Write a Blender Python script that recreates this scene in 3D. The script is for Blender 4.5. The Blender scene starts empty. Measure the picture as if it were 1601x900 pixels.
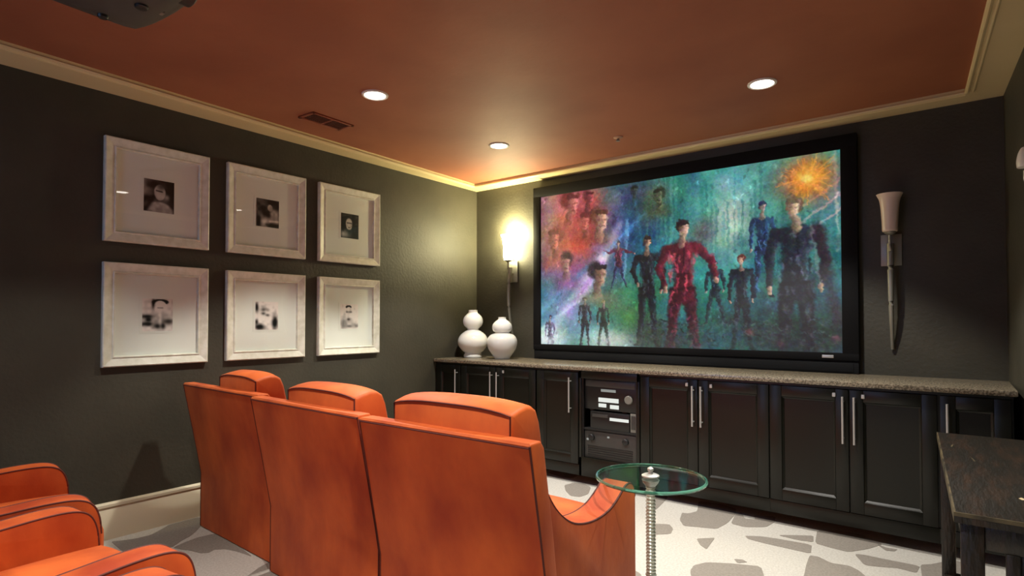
import bpy, bmesh, math, random
import numpy as np
from mathutils import Vector, Matrix
random.seed(7)
R = math.radians
scene = bpy.context.scene
col = scene.collection

# ------------------------------------------------------------------ camera, world, exposure
cd = bpy.data.cameras.new('camera')
cam = bpy.data.objects.new('camera', cd)
col.objects.link(cam)
cam.location = (0, 0, 1.27)
cam.rotation_euler = (R(90 + 1.19), 0, R(37.8))
cd.sensor_fit = 'HORIZONTAL'
cd.sensor_width = 36
cd.lens = 898 / 1601 * 36
cd.shift_y = 33 / 1601
cd.clip_start = 0.02
scene.camera = cam

world = bpy.data.worlds.new('world')
scene.world = world
world.use_nodes = True
world.node_tree.nodes['Background'].inputs[0].default_value = (0.32, 0.54, 1.0, 1)
world.node_tree.nodes['Background'].inputs[1].default_value = 5.5

vs = scene.view_settings
vs.view_transform = 'Standard'
vs.look = 'None'
vs.gamma = 1
vs.use_curve_mapping = False
vs.exposure = 0.0

DOWN_W = 140.0          # recessed downlights, watts each
DOWN_COL = (1.0, 0.95, 0.87)
SCONCE_W = 36.0
SCONCE_COL = (1.0, 0.90, 0.48)
PROJ_W = 25.0

# ------------------------------------------------------------------ materials
def lin(c):
    return tuple(((v / 255) / 12.92 if v / 255 <= .04045 else ((v / 255 + .055) / 1.055) ** 2.4) for v in c)

def mat(name, rgb, rough=.6, metal=0, rgb2=None, nscale=6, detail=4, bump=0, bscale=60, spec=.5,
        sheen=0, sheen_tint=None, rvar=0, coat=0, lo=.35, hi=.65, stretch=None):
    m = bpy.data.materials.new(name)
    m.use_nodes = True
    nt = m.node_tree
    N, L = nt.nodes, nt.links
    p = N['Principled BSDF']
    c = lin(rgb)
    p.inputs['Base Color'].default_value = (*c, 1)
    p.inputs['Roughness'].default_value = rough
    p.inputs['Metallic'].default_value = metal
    p.inputs['Specular IOR Level'].default_value = spec
    if sheen:
        p.inputs['Sheen Weight'].default_value = sheen
        p.inputs['Sheen Roughness'].default_value = .4
        if sheen_tint: p.inputs['Sheen Tint'].default_value = (*lin(sheen_tint), 1)
    if coat:
        p.inputs['Coat Weight'].default_value = coat
        p.inputs['Coat Roughness'].default_value = .15
    tc = N.new('ShaderNodeTexCoord')
    src = tc.outputs['Object']
    if stretch:
        mp = N.new('ShaderNodeMapping')
        mp.inputs['Scale'].default_value = stretch
        L.new(src, mp.inputs['Vector'])
        src = mp.outputs['Vector']
    if rgb2 is not None:
        n = N.new('ShaderNodeTexNoise')
        n.inputs['Scale'].default_value = nscale
        n.inputs['Detail'].default_value = detail
        L.new(src, n.inputs['Vector'])
        r = N.new('ShaderNodeValToRGB')
        r.color_ramp.elements[0].position = lo
        r.color_ramp.elements[1].position = hi
        r.color_ramp.elements[0].color = (*c, 1)
        r.color_ramp.elements[1].color = (*lin(rgb2), 1)
        L.new(n.outputs['Fac'], r.inputs['Fac'])
        L.new(r.outputs['Color'], p.inputs['Base Color'])
        if rvar:
            mr = N.new('ShaderNodeMapRange')
            mr.inputs['To Min'].default_value = rough - rvar
            mr.inputs['To Max'].default_value = rough + rvar
            L.new(n.outputs['Fac'], mr.inputs['Value'])
            L.new(mr.outputs['Result'], p.inputs['Roughness'])
    if bump:
        b = N.new('ShaderNodeTexNoise')
        b.inputs['Scale'].default_value = bscale
        b.inputs['Detail'].default_value = 5
        L.new(src, b.inputs['Vector'])
        bm_ = N.new('ShaderNodeBump')
        bm_.inputs['Strength'].default_value = bump
        bm_.inputs['Distance'].default_value = .01
        L.new(b.outputs['Fac'], bm_.inputs['Height'])
        L.new(bm_.outputs['Normal'], p.inputs['Normal'])
    return m

def emis(name, rgb, strength, base=(255, 255, 255)):
    m = mat(name, base, .5)
    p = m.node_tree.nodes['Principled BSDF']
    p.inputs['Emission Color'].default_value = (*rgb, 1)
    p.inputs['Emission Strength'].default_value = strength
    return m

def glass_mat(name, rgb, rough=0.0, alpha_mix=.8):
    # thin pane: mostly clear with a fresnel reflection
    m = bpy.data.materials.new(name)
    m.use_nodes = True
    nt = m.node_tree
    N, L = nt.nodes, nt.links
    for n in list(N): N.remove(n)
    o = N.new('ShaderNodeOutputMaterial')
    t = N.new('ShaderNodeBsdfTransparent'); t.inputs[0].default_value = (*rgb, 1)
    g = N.new('ShaderNodeBsdfGlossy'); g.inputs['Roughness'].default_value = rough
    w = N.new('ShaderNodeLayerWeight'); w.inputs['Blend'].default_value = .5
    e = N.new('ShaderNodeMath'); e.operation = 'POWER'; e.inputs[1].default_value = 5
    f = N.new('ShaderNodeMath'); f.operation = 'MULTIPLY_ADD'; f.inputs[1].default_value = .6; f.inputs[2].default_value = .035
    L.new(w.outputs['Facing'], e.inputs[0]); L.new(e.outputs[0], f.inputs[0])
    x = N.new('ShaderNodeMixShader')
    L.new(f.outputs[0], x.inputs[0]); L.new(t.outputs[0], x.inputs[1]); L.new(g.outputs[0], x.inputs[2])
    L.new(x.outputs[0], o.inputs['Surface'])
    return m

def paint_mat(name, emit, rough=.6):
    m = bpy.data.materials.new(name)
    m.use_nodes = True
    nt = m.node_tree
    p = nt.nodes['Principled BSDF']
    a = nt.nodes.new('ShaderNodeAttribute'); a.attribute_name = 'print'
    p.inputs['Roughness'].default_value = rough
    if emit:
        p.inputs['Base Color'].default_value = (.02, .02, .02, 1)
        nt.links.new(a.outputs['Color'], p.inputs['Emission Color'])
        p.inputs['Emission Strength'].default_value = emit
    else:
        nt.links.new(a.outputs['Color'], p.inputs['Base Color'])
    return m

M = {}
M['wall'] = mat('charcoal wall paint', (58, 56, 46), .55, rgb2=(66, 63, 52), nscale=3, bump=.25, bscale=45, spec=.35)
M['ceiling'] = mat('burnt orange faux ceiling paint', (134, 76, 48), .68, rgb2=(148, 88, 57), nscale=1.6, bump=.08, bscale=25)
M['trim'] = mat('cream trim paint', (205, 186, 138), .4, rgb2=(212, 194, 148), nscale=2)
M['base'] = mat('ivory baseboard paint', (214, 204, 176), .4)
M['carpet'] = mat('cream cut pile carpet', (210, 208, 200), .95, rgb2=(192, 189, 180), nscale=90, bump=.5, bscale=350, sheen=.1)
M['patch'] = mat('taupe cut pile carpet', (152, 146, 137), .95, rgb2=(138, 132, 123), nscale=90, bump=.5, bscale=350, sheen=.1)
M['suede'] = mat('burnt orange microsuede', (160, 54, 18), .6, rgb2=(216, 104, 42), nscale=4.2, detail=9, bump=.15, bscale=24,
                 spec=.35, sheen=.12, sheen_tint=(255, 200, 150), lo=.3, hi=.68, stretch=(1, 1, .6))
M['piping'] = mat('dark orange piping', (84, 26, 12), .7)
M['plastic_black'] = mat('black plastic', (18, 18, 18), .45)
M['velvet'] = mat('black velvet frame', (10, 10, 11), .8, spec=.2)
M['cloth'] = mat('black speaker cloth', (24, 25, 26), .85, bump=.3, bscale=400, spec=.2)
M['cab'] = mat('espresso cabinet lacquer', (13, 14, 8), .36, rgb2=(18, 18, 11), nscale=3, stretch=(1, 1, .15), spec=.4)
M['cab_in'] = mat('dark cabinet interior', (10, 9, 8), .6)
M['granite'] = mat('brown speckled granite', (92, 84, 70), .25, rgb2=(158, 146, 124), nscale=110, detail=6, lo=.4, hi=.62, spec=.6)
M['steel'] = mat('brushed steel', (190, 190, 186), .42, metal=.55)
M['iron'] = mat('dark pewter metal', (138, 136, 124), .42, metal=.5)
M['frame'] = mat('silver leaf frame', (200, 200, 182), .4, metal=.0, rgb2=(220, 220, 206), nscale=22, bump=.1, bscale=60)
M['matboard'] = mat('white mat board', (232, 238, 226), .8)
M['ceramic'] = mat('white glazed ceramic', (236, 237, 230), .12, coat=.4)
M['frost'] = mat('frosted glass shade', (214, 196, 178), .35)
M['white'] = mat('white plastic', (222, 220, 212), .35)
M['old_wood'] = mat('distressed dark wood', (28, 24, 18), .42, rgb2=(50, 34, 22), nscale=9, detail=8, stretch=(3, .6, 1), bump=.35, bscale=30, lo=.46, hi=.74, spec=.5)
M['worn'] = mat('bare worn wood', (196, 178, 138), .6)
M['edge'] = mat('rubbed wood edge', (96, 84, 58), .5, rgb2=(40, 34, 24), nscale=12)
M['proj'] = mat('dark grey projector plastic', (58, 58, 54), .45, rgb2=(66, 66, 60), nscale=2)
M['lens'] = mat('lens glass', (8, 9, 14), .05, coat=1)
M['bulb'] = emis('downlight lamp', (1.0, .95, .86), 14)
M['shade_lit'] = emis('lit frosted shade', (1.0, .90, .52), 105)
M['display'] = emis('lit white display', (.86, .9, .84), .9, (40, 40, 40))
M['dimled'] = emis('small indicator', (.7, .75, .7), .35, (40, 40, 40))
M['metal_grey'] = mat('grey equipment face', (64, 64, 62), .4, metal=.3)
M['metal_dark'] = mat('black equipment face', (30, 30, 30), .38, metal=.2)
M['metal_light'] = mat('light grey equipment side', (120, 118, 110), .5)
M['vent_paint'] = mat('vent enamel', (128, 66, 42), .5)
M['vent_dark'] = mat('dark duct', (26, 12, 9), .8)
M['pane'] = glass_mat('picture glass', (.97, .97, .97))
M['table_glass'] = glass_mat('clear table glass', (.93, .98, .96))
M['glass_edge'] = mat('green glass edge', (70, 150, 125), .08, coat=.6)
M['glass_edge'].node_tree.nodes['Principled BSDF'].inputs['Transmission Weight'].default_value = .7
M['crystal'] = mat('ribbed glass', (226, 230, 218), .16, metal=.35, spec=.8)

# ------------------------------------------------------------------ mesh helpers
def new(): return bmesh.new()

def box(bm, x0, x1, y0, y1, z0, z1, bev=0, seg=2):
    b = bmesh.new()
    bmesh.ops.create_cube(b, size=1)
    for v in b.verts:
        v.co = Vector(((x0 + x1) / 2 + v.co.x * (x1 - x0), (y0 + y1) / 2 + v.co.y * (y1 - y0), (z0 + z1) / 2 + v.co.z * (z1 - z0)))
    if bev:
        bmesh.ops.bevel(b, geom=b.edges[:] + b.verts[:], offset=bev, segments=seg, profile=.5, affect='EDGES')
    join(bm, b)
    return bm

def join(bm, b):
    me = bpy.data.meshes.new('tmp'); b.to_mesh(me); b.free(); bm.from_mesh(me); bpy.data.meshes.remove(me)

def lathe(bm, prof, seg=32, c=(0, 0, 0), axis='z', caps=True):
    rings = []
    for r, h in prof:
        ring = []
        for i in range(seg):
            a = 2 * math.pi * i / seg
            x, y = r * math.cos(a), r * math.sin(a)
            p = (x, y, h) if axis == 'z' else ((x, h, y) if axis == 'y' else (h, x, y))
            ring.append(bm.verts.new((c[0] + p[0], c[1] + p[1], c[2] + p[2])))
        rings.append(ring)
    for a, b in zip(rings, rings[1:]):
        for i in range(seg):
            bm.faces.new((a[i], a[(i + 1) % seg], b[(i + 1) % seg], b[i]))
    if caps:
        bm.faces.new(rings[0][::-1]); bm.faces.new(rings[-1])
    return bm

def tube(bm, pts, r, seg=10, closed=False, rfun=None):
    pts = [Vector(p) for p in pts]
    n = len(pts)
    rings = []
    ref = Vector((0, 0, 1))
    for i, p in enumerate(pts):
        if closed: t = pts[(i + 1) % n] - pts[i - 1]
        else: t = pts[min(i + 1, n - 1)] - pts[max(i - 1, 0)]
        t.normalize()
        u = ref - t * ref.dot(t)
        if u.length < .1: u = Vector((1, 0, 0)) - t * t.x
        u.normalize(); w = t.cross(u)
        rr = rfun(i / (n - 1)) if rfun else r
        rings.append([bm.verts.new(p + (u * math.cos(2 * math.pi * k / seg) + w * math.sin(2 * math.pi * k / seg)) * rr) for k in range(seg)])
    pairs = list(zip(rings, rings[1:])) + ([(rings[-1], rings[0])] if closed else [])
    for a, b in pairs:
        for k in range(seg):
            bm.faces.new((a[k], a[(k + 1) % seg], b[(k + 1) % seg], b[k]))
    if not closed:
        bm.faces.new(rings[0][::-1]); bm.faces.new(rings[-1])
    return bm

def prism_x(bm, prof, x0, x1, bev=0):
    """side profile (y,z) extruded along x"""
    b = bmesh.new()
    a = [b.verts.new((x0, y, z)) for y, z in prof]
    c = [b.verts.new((x1, y, z)) for y, z in prof]
    b.faces.new(a); b.faces.new(c[::-1])
    n = len(prof)
    for i in range(n):
        b.faces.new((a[(i + 1) % n], a[i], c[i], c[(i + 1) % n]))
    bmesh.ops.recalc_face_normals(b, faces=b.faces[:])
    if bev:
        es = [e for e in b.edges if any(len(f.verts) > 4 for f in e.link_faces)]
        bmesh.ops.bevel(b, geom=es, offset=bev, segments=3, profile=.5, affect='EDGES', clamp_overlap=True)
    join(bm, b)
    return bm

def prism_z(bm, poly, z0, z1):
    b = bmesh.new()
    a = [b.verts.new((x, y, z0)) for x, y in poly]
    c = [b.verts.new((x, y, z1)) for x, y in poly]
    b.faces.new(a); b.faces.new(c)
    n = len(poly)
    for i in range(n):
        b.faces.new((a[i], a[(i + 1) % n], c[(i + 1) % n], c[i]))
    bmesh.ops.recalc_face_normals(b, faces=b.faces[:])
    join(bm, b)
    return bm

def soft(bm, c, s, r, puff=(0, 0, 0), cuts=9, mx=None):
    b = bmesh.new()
    bmesh.ops.create_cube(b, size=2)
    bmesh.ops.subdivide_edges(b, edges=b.edges[:], cuts=cuts, use_grid_fill=True)
    h = Vector(s) / 2
    for v in b.verts:
        p = Vector([math.copysign(abs(k) ** .8, k) for k in v.co])
        P = Vector((p.x * h.x, p.y * h.y, p.z * h.z))
        q = Vector([max(-(h[i] - r), min(h[i] - r, P[i])) for i in range(3)])
        d = P - q
        if d.length > 1e-6: P = q + d.normalized() * r
        for i in range(3):
            j, k = (i + 1) % 3, (i + 2) % 3
            P[i] += math.copysign(1, v.co[i]) * puff[i] * (1 - p[j] ** 2) * (1 - p[k] ** 2) * abs(p[i]) ** 3
        v.co = P
    if mx is not None: bmesh.ops.transform(b, matrix=mx, verts=b.verts[:])
    for v in b.verts: v.co += Vector(c)
    join(bm, b)
    return bm

def obj(name, bm, m=None, parent=None, ang=40, recalc=True, **props):
    if recalc: bmesh.ops.recalc_face_normals(bm, faces=bm.faces[:])
    me = bpy.data.meshes.new(name)
    bm.to_mesh(me); bm.free()
    if m is not None: me.materials.append(m)
    if ang:
        me.shade_smooth()
        me.set_sharp_from_angle(angle=R(ang))
    o = bpy.data.objects.new(name, me)
    col.objects.link(o)
    if parent is not None: o.parent = parent
    for k, v in props.items(): o[k] = v
    return o

def thing(name, label, cat, loc=(0, 0, 0), rz=0, group=None):
    o = bpy.data.objects.new(name, None)
    col.objects.link(o)
    o.empty_display_size = .1
    o.location = loc; o.rotation_euler = (0, 0, rz)
    o['label'] = label; o['category'] = cat
    if group: o['group'] = group
    return o

def struct(name, bm, m, parent=None, label=None):
    o = obj(name, bm, m, parent)
    if parent is None: o['kind'] = 'structure'
    if label: o['label'] = label
    return o

def copy_tree(o, parent=None):
    c = o.copy(); col.objects.link(c)
    if parent is not None: c.parent = parent
    for ch in list(o.children): copy_tree(ch, c)
    return c

def chaikin(p, n=1):
    for _ in range(n):
        q = []
        for i in range(len(p)):
            a, b = p[i], p[(i + 1) % len(p)]
            q += [(a[0] * .88 + b[0] * .12, a[1] * .88 + b[1] * .12), (a[0] * .12 + b[0] * .88, a[1] * .12 + b[1] * .88)]
        p = q
    return p

# ------------------------------------------------------------------ room shell
LX, FY, BY, H = -3.93, 4.47, -2.3, 2.61
CZ = 2.634
SL = .0560                                             # the right wall is not quite parallel to the left one
def RX(y): return .232 + SL * (FY - y)
TH = -math.atan(SL)                                    # its heading

struct('floor', prism_z(new(), [(LX, BY), (RX(BY), BY), (RX(FY), FY), (LX, FY)], -.08, 0), M['carpet'])
fl = bpy.data.objects['floor']
patches = [[(-1.82,3.99),(-1.79,4.04),(-1.67,4.0),(-1.64,3.82),(-1.62,3.66),(-1.66,3.64)],[(-1.46,3.72),(-1.42,3.58),(-1.36,3.49),(-1.29,3.52),(-1.18,3.56),(-1.16,3.71),(-1.17,3.9),(-1.2,4.02),(-1.33,4.06),(-1.46,4.03),(-1.39,3.81),(-1.42,3.73)],[(-1.17,3.9),(-1.15,3.97),(-1.1,3.86),(-1.04,3.88),(-1.07,3.96),(-0.95,4.02),(-0.93,3.9),(-0.95,3.78),(-1.05,3.7),(-1.14,3.71)],[(-1.55,3.39),(-1.44,3.46),(-1.39,3.4),(-1.37,3.31),(-1.47,3.21)],[(-1.22,3.33),(-1.18,3.37),(-1.14,3.41),(-1.13,3.31),(-1.12,3.21),(-1.17,3.25)],[(-1.01,3.55),(-0.93,3.6),(-0.84,3.62),(-0.67,3.64),(-0.65,3.5),(-0.77,3.5),(-0.88,3.5),(-0.98,3.51)],[(-0.86,3.68),(-0.78,3.74),(-0.69,3.8),(-0.67,3.69),(-0.75,3.67)],[(-0.69,3.91),(-0.59,3.98),(-0.47,3.99),(-0.35,3.9),(-0.41,3.77),(-0.49,3.65),(-0.58,3.66),(-0.66,3.68)],[(-1.1,2.96),(-1.06,3.04),(-0.94,3.11),(-0.82,3.16),(-0.75,2.98),(-1.02,2.74),(-1.09,2.88)],[(-0.65,3.47),(-0.61,3.48),(-0.54,3.43),(-0.46,3.45),(-0.41,3.41),(-0.36,3.33),(-0.37,3.17),(-0.6,2.99),(-0.64,3.33)],[(-0.46,3.64),(-0.42,3.66),(-0.34,3.66),(-0.17,3.67),(-0.18,3.56),(-0.26,3.57),(-0.34,3.53),(-0.4,3.51)],[(-0.17,3.69),(-0.12,3.74),(-0.04,3.87),(0.05,3.86),(0.04,3.6),(-0.15,3.46)],[(-2.74,4.01),(-2.72,4.1),(-2.62,4.11),(-2.48,4.08),(-2.48,3.98),(-2.55,3.95)],[(-2.42,3.78),(-2.4,3.88),(-2.32,3.91),(-2.23,3.86),(-2.16,3.7),(-2.17,3.6),(-2.24,3.58),(-2.34,3.67)],[(-0.38,3.88),(-0.33,3.85),(-0.28,3.86),(-0.29,3.82),(-0.33,3.8)],[(-0.96,3.17),(-0.92,3.19),(-0.89,3.17),(-0.93,3.13)],[(-3.87,1.22),(-3.84,1.26),(-3.81,1.32),(-3.8,1.4),(-3.86,1.49),(-3.90,1.54),(-3.90,1.61),(-3.90,1.68),(-3.90,1.71),(-3.88,1.72),(-3.76,1.68),(-3.67,1.61),(-3.6,1.54),(-3.56,1.47),(-3.5,1.4),(-3.56,1.37),(-3.58,1.33),(-3.62,1.28),(-3.61,1.21),(-3.71,1.21)],[(-3.49,1.4),(-3.52,1.47),(-3.54,1.55),(-3.53,1.61),(-3.52,1.65),(-3.33,1.64),(-3.16,1.63),(-3.02,1.61),(-3.11,1.6),(-3.17,1.59),(-3.24,1.57),(-3.28,1.53),(-3.26,1.49),(-3.29,1.46),(-3.38,1.44),(-3.42,1.42)],[(-2.82,1.49),(-2.86,1.56),(-2.88,1.62),(-2.81,1.67),(-2.63,1.62),(-2.66,1.5),(-2.8,1.45)]]
seen = [(sum(x for x, y in p) / len(p), sum(y for x, y in p) / len(p)) for p in patches]
# the rest of the carpet goes on with the same kind of patches
k = 0
while len(patches) < 85 and k < 4000:
    k += 1
    cx, cy = random.uniform(LX + .3, RX(2) - .25), random.uniform(BY + .3, 3.9)
    if cy > 2.9 and cx > -1.8: continue
    if -4 < cx < -2.5 and 1.05 < cy < 1.75: continue
    if any((cx - a) ** 2 + (cy - b) ** 2 < .42 ** 2 for a, b in seen): continue
    r = random.uniform(.10, .19); a0 = random.uniform(0, 6.28); n = random.randint(6, 9); e = random.uniform(.6, 1.0)
    pl = []
    for i in range(n):
        t = 2 * math.pi * i / n; q = r * random.uniform(.75, 1.2)
        x, y = q * math.cos(t), q * e * math.sin(t)
        pl.append((cx + x * math.cos(a0) - y * math.sin(a0), cy + x * math.sin(a0) + y * math.cos(a0)))
    patches.append(pl); seen.append((cx, cy))
for p in patches:
    struct('carpet_patch', prism_z(new(), chaikin(p), -.004, .0018), M['patch'], fl)

struct('ceiling', prism_z(new(), [(LX - .1, BY - .1), (RX(BY) + .1, BY - .1), (RX(FY) + .1, FY + .1), (LX - .1, FY + .1)], CZ, CZ + .1), M['ceiling'])
struct('wall_left', box(new(), LX - .1, LX, BY - .1, FY + .1, -.08, CZ), M['wall'])
struct('wall_front', box(new(), LX - .05, RX(FY) + .15, FY, FY + .1, -.08, CZ), M['wall'])
# back wall, with the window that lets the bluish evening sky in behind the camera
WX0, WX1, WZ0, WZ1 = -3.30, -1.80, .95, 2.15
b = new()
for a_ in ((LX - .05, WX0, -.08, CZ), (WX1, RX(BY) + .15, -.08, CZ), (WX0, WX1, -.08, WZ0), (WX0, WX1, WZ1, CZ)):
    box(b, a_[0], a_[1], BY - .1, BY, a_[2], a_[3])
struct('wall_back', b, M['wall'])
b = new()
for a_ in ((WX0 - .07, WX0 + .03, WZ0 - .07, WZ1 + .07), (WX1 - .03, WX1 + .07, WZ0 - .07, WZ1 + .07), (WX0, WX1, WZ1 - .03, WZ1 + .07), (WX0, WX1, WZ0 - .07, WZ0 + .03)):
    box(b, a_[0], a_[1], BY - .11, BY + .02, a_[2], a_[3], .004)
box(b, (WX0 + WX1) / 2 - .02, (WX0 + WX1) / 2 + .02, BY - .07, BY - .02, WZ0, WZ1, .003)
w_ = struct('window_1', b, M['base'])
for a_ in ((WX0 + .03, (WX0 + WX1) / 2 - .02), ((WX0 + WX1) / 2 + .02, WX1 - .03)):
    obj('pane', box(new(), a_[0], a_[1], BY - .05, BY - .044, WZ0 + .03, WZ1 - .03), M['pane'], w_)
struct('wall_right', prism_z(new(), [(RX(BY - .1), BY - .1), (RX(BY - .1) + .1, BY - .1), (RX(FY + .1) + .1, FY + .1), (RX(FY + .1), FY + .1)], -.08, CZ), M['wall'])

# flat cream border round the ceiling with a double bead on its inner edge
def LI(y): return -3.785 + .036 * (4.29 - y)           # inner edge on the left
def RI(y): return RX(y) - .19
FI, BI = 4.275, BY + .2
bands = {
    'trim_1': [(LX, BY), (LI(BI), BI), (LI(FI), FI), (LX, FY)],
    'trim_2': [(LX, FY), (LI(FI), FI), (RI(FI), FI), (RX(FY), FY)],
    'trim_3': [(RX(FY), FY), (RI(FI), FI), (RI(BI), BI), (RX(BY), BY)],
    'trim_4': [(RX(BY), BY), (RI(BI), BI), (LI(BI), BI), (LX, BY)]}
inner = {'trim_1': ((LI(BI), BI), (LI(FI), FI)), 'trim_2': ((LI(FI), FI), (RI(FI), FI)),
         'trim_3': ((RI(FI), FI), (RI(BI), BI)), 'trim_4': ((RI(BI), BI), (LI(BI), BI))}
out = {'trim_1': (-1, 0), 'trim_2': (0, 1), 'trim_3': (1, 0), 'trim_4': (0, -1)}
for n, poly in bands.items():
    t = struct(n, prism_z(new(), poly, H, CZ + .002), M['trim'])
    (ax, ay), (bx, by) = inner[n]; ox, oy = out[n]
    b = new()
    tube(b, [(ax + ox * .008, ay + oy * .008, H + .002), (bx + ox * .008, by + oy * .008, H + .002)], .012, 8)
    tube(b, [(ax + ox * .036, ay + oy * .036, H + .001), (bx + ox * .036, by + oy * .036, H + .001)], .009, 8)
    obj('bead', b, M['trim'], t)

def baseboard(name, p0, p1, nx, ny):
    """p0->p1 along the wall, (nx,ny) points into the room"""
    d = Vector((p1[0] - p0[0], p1[1] - p0[1], 0)); L = d.length; d.normalize()
    prof = [(0, 0), (.016, 0), (.016, .172), (.011, .178), (.011, .184), (.02, .190), (.02, .204), (.012, .212), (0, .214)]
    b = new()
    a = [b.verts.new((p0[0] + nx * u, p0[1] + ny * u, z)) for u, z in prof]
    c = [b.verts.new((p1[0] + nx * u, p1[1] + ny * u, z)) for u, z in prof]
    b.faces.new(a); b.faces.new(c)
    for i in range(len(prof)):
        j = (i + 1) % len(prof); b.faces.new((a[i], a[j], c[j], c[i]))
    struct(name, b, M['base'])
baseboard('baseboard_left', (LX, BY), (LX, 3.84), 1, 0)
baseboard('baseboard_back', (LX, BY), (RX(BY), BY), 0, 1)
baseboard('baseboard_right', (RX(BY), BY), (RX(3.84), 3.84), -1, 0)

# ------------------------------------------------------------------ recessed downlights
def downlight(x, y, label, power):
    t = thing('ceiling_light', label, 'light', (x, y, CZ), 0, 'recessed downlights in the ceiling')
    obj('trim_ring', lathe(new(), [(.062, -.001), (.062, -.006), (.068, -.009), (.078, -.006), (.080, .002)], 40, caps=False), M['white'], t)
    obj('lamp', lathe(new(), [(.001, -.004), (.05, -.004), (.063, -.002)], 40, caps=False), M['bulb'], t)
    l = bpy.data.lights.new('downlight_beam', 'SPOT')
    l.energy = power; l.color = DOWN_COL; l.spot_size = R(96); l.spot_blend = .32; l.shadow_soft_size = .04
    lo = bpy.data.objects.new('downlight_beam', l); col.objects.link(lo)
    lo.parent = t; lo.location = (0, 0, -.03)
downlight(-2.80, 3.445, 'small recessed downlight nearest the glowing corner sconce, above the white vases', DOWN_W)
downlight(-2.76, 2.21, 'recessed downlight beside the ceiling air vent', DOWN_W)
downlight(-.87, 3.465, 'recessed downlight in front of the right half of the movie screen', DOWN_W)
downlight(-.87, 2.24, 'recessed downlight out of view above the front recliner row, screen right', DOWN_W)
downlight(-2.76, .95, 'recessed downlight above the rear recliners by the left wall', DOWN_W * .42)
downlight(-.87, .95, 'recessed downlight overhead just ahead of the camera', DOWN_W)
downlight(-2.76, -.6, 'recessed downlight at the back of the room near left wall', DOWN_W * .15)
downlight(-.87, -.6, 'recessed downlight at the back of the room near right wall', DOWN_W * .9)

# ------------------------------------------------------------------ printed pictures (flat, in colour attributes)
def img_plane(name, arr, w, h, m, parent, loc, facing):
    """arr: rows (top first) x cols x 3 in sRGB 0..1; facing 'front' = faces -y, 'left' = faces +x"""
    ny, nx, _ = arr.shape
    xs = np.linspace(0, 1, nx); ys = np.linspace(1, 0, ny)
    gx, gz = np.meshgrid(xs * w, ys * h)
    if facing == 'front': vv = np.stack([gx, np.zeros_like(gx), gz], -1)
    else: vv = np.stack([np.zeros_like(gx), gx, gz], -1)
    me = bpy.data.meshes.new(name)
    idx = np.arange(ny * nx).reshape(ny, nx)
    a, b, c, d = idx[:-1, :-1], idx[:-1, 1:], idx[1:, 1:], idx[1:, :-1]
    f = np.stack([a, d, c, b], -1).reshape(-1, 4)
    me.from_pydata(vv.reshape(-1, 3).tolist(), [], f.tolist())
    at = me.color_attributes.new('print', 'FLOAT_COLOR', 'POINT')
    L = np.where(arr <= .04045, arr / 12.92, ((np.clip(arr, 0, 1) + .055) / 1.055) ** 2.4)
    rgba = np.concatenate([L, np.ones((ny, nx, 1))], -1).astype(np.float32)
    at.data.foreach_set('color', rgba.reshape(-1))
    me.materials.append(m)
    o = bpy.data.objects.new(name, me); col.objects.link(o); o.parent = parent; o.location = loc
    return o

def vnoise(ny, nx, cy, cx, rng):
    g = rng.random((cy + 2, cx + 2))
    yy = np.linspace(0, cy, ny)[:, None]; xx = np.linspace(0, cx, nx)[None, :]
    y0 = yy.astype(int); x0 = xx.astype(int); fy = yy - y0; fx = xx - x0
    fy = fy * fy * (3 - 2 * fy); fx = fx * fx * (3 - 2 * fx)
    return (g[y0, x0] * (1 - fy) * (1 - fx) + g[y0, x0 + 1] * (1 - fy) * fx + g[y0 + 1, x0] * fy * (1 - fx) + g[y0 + 1, x0 + 1] * fy * fx)

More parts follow.
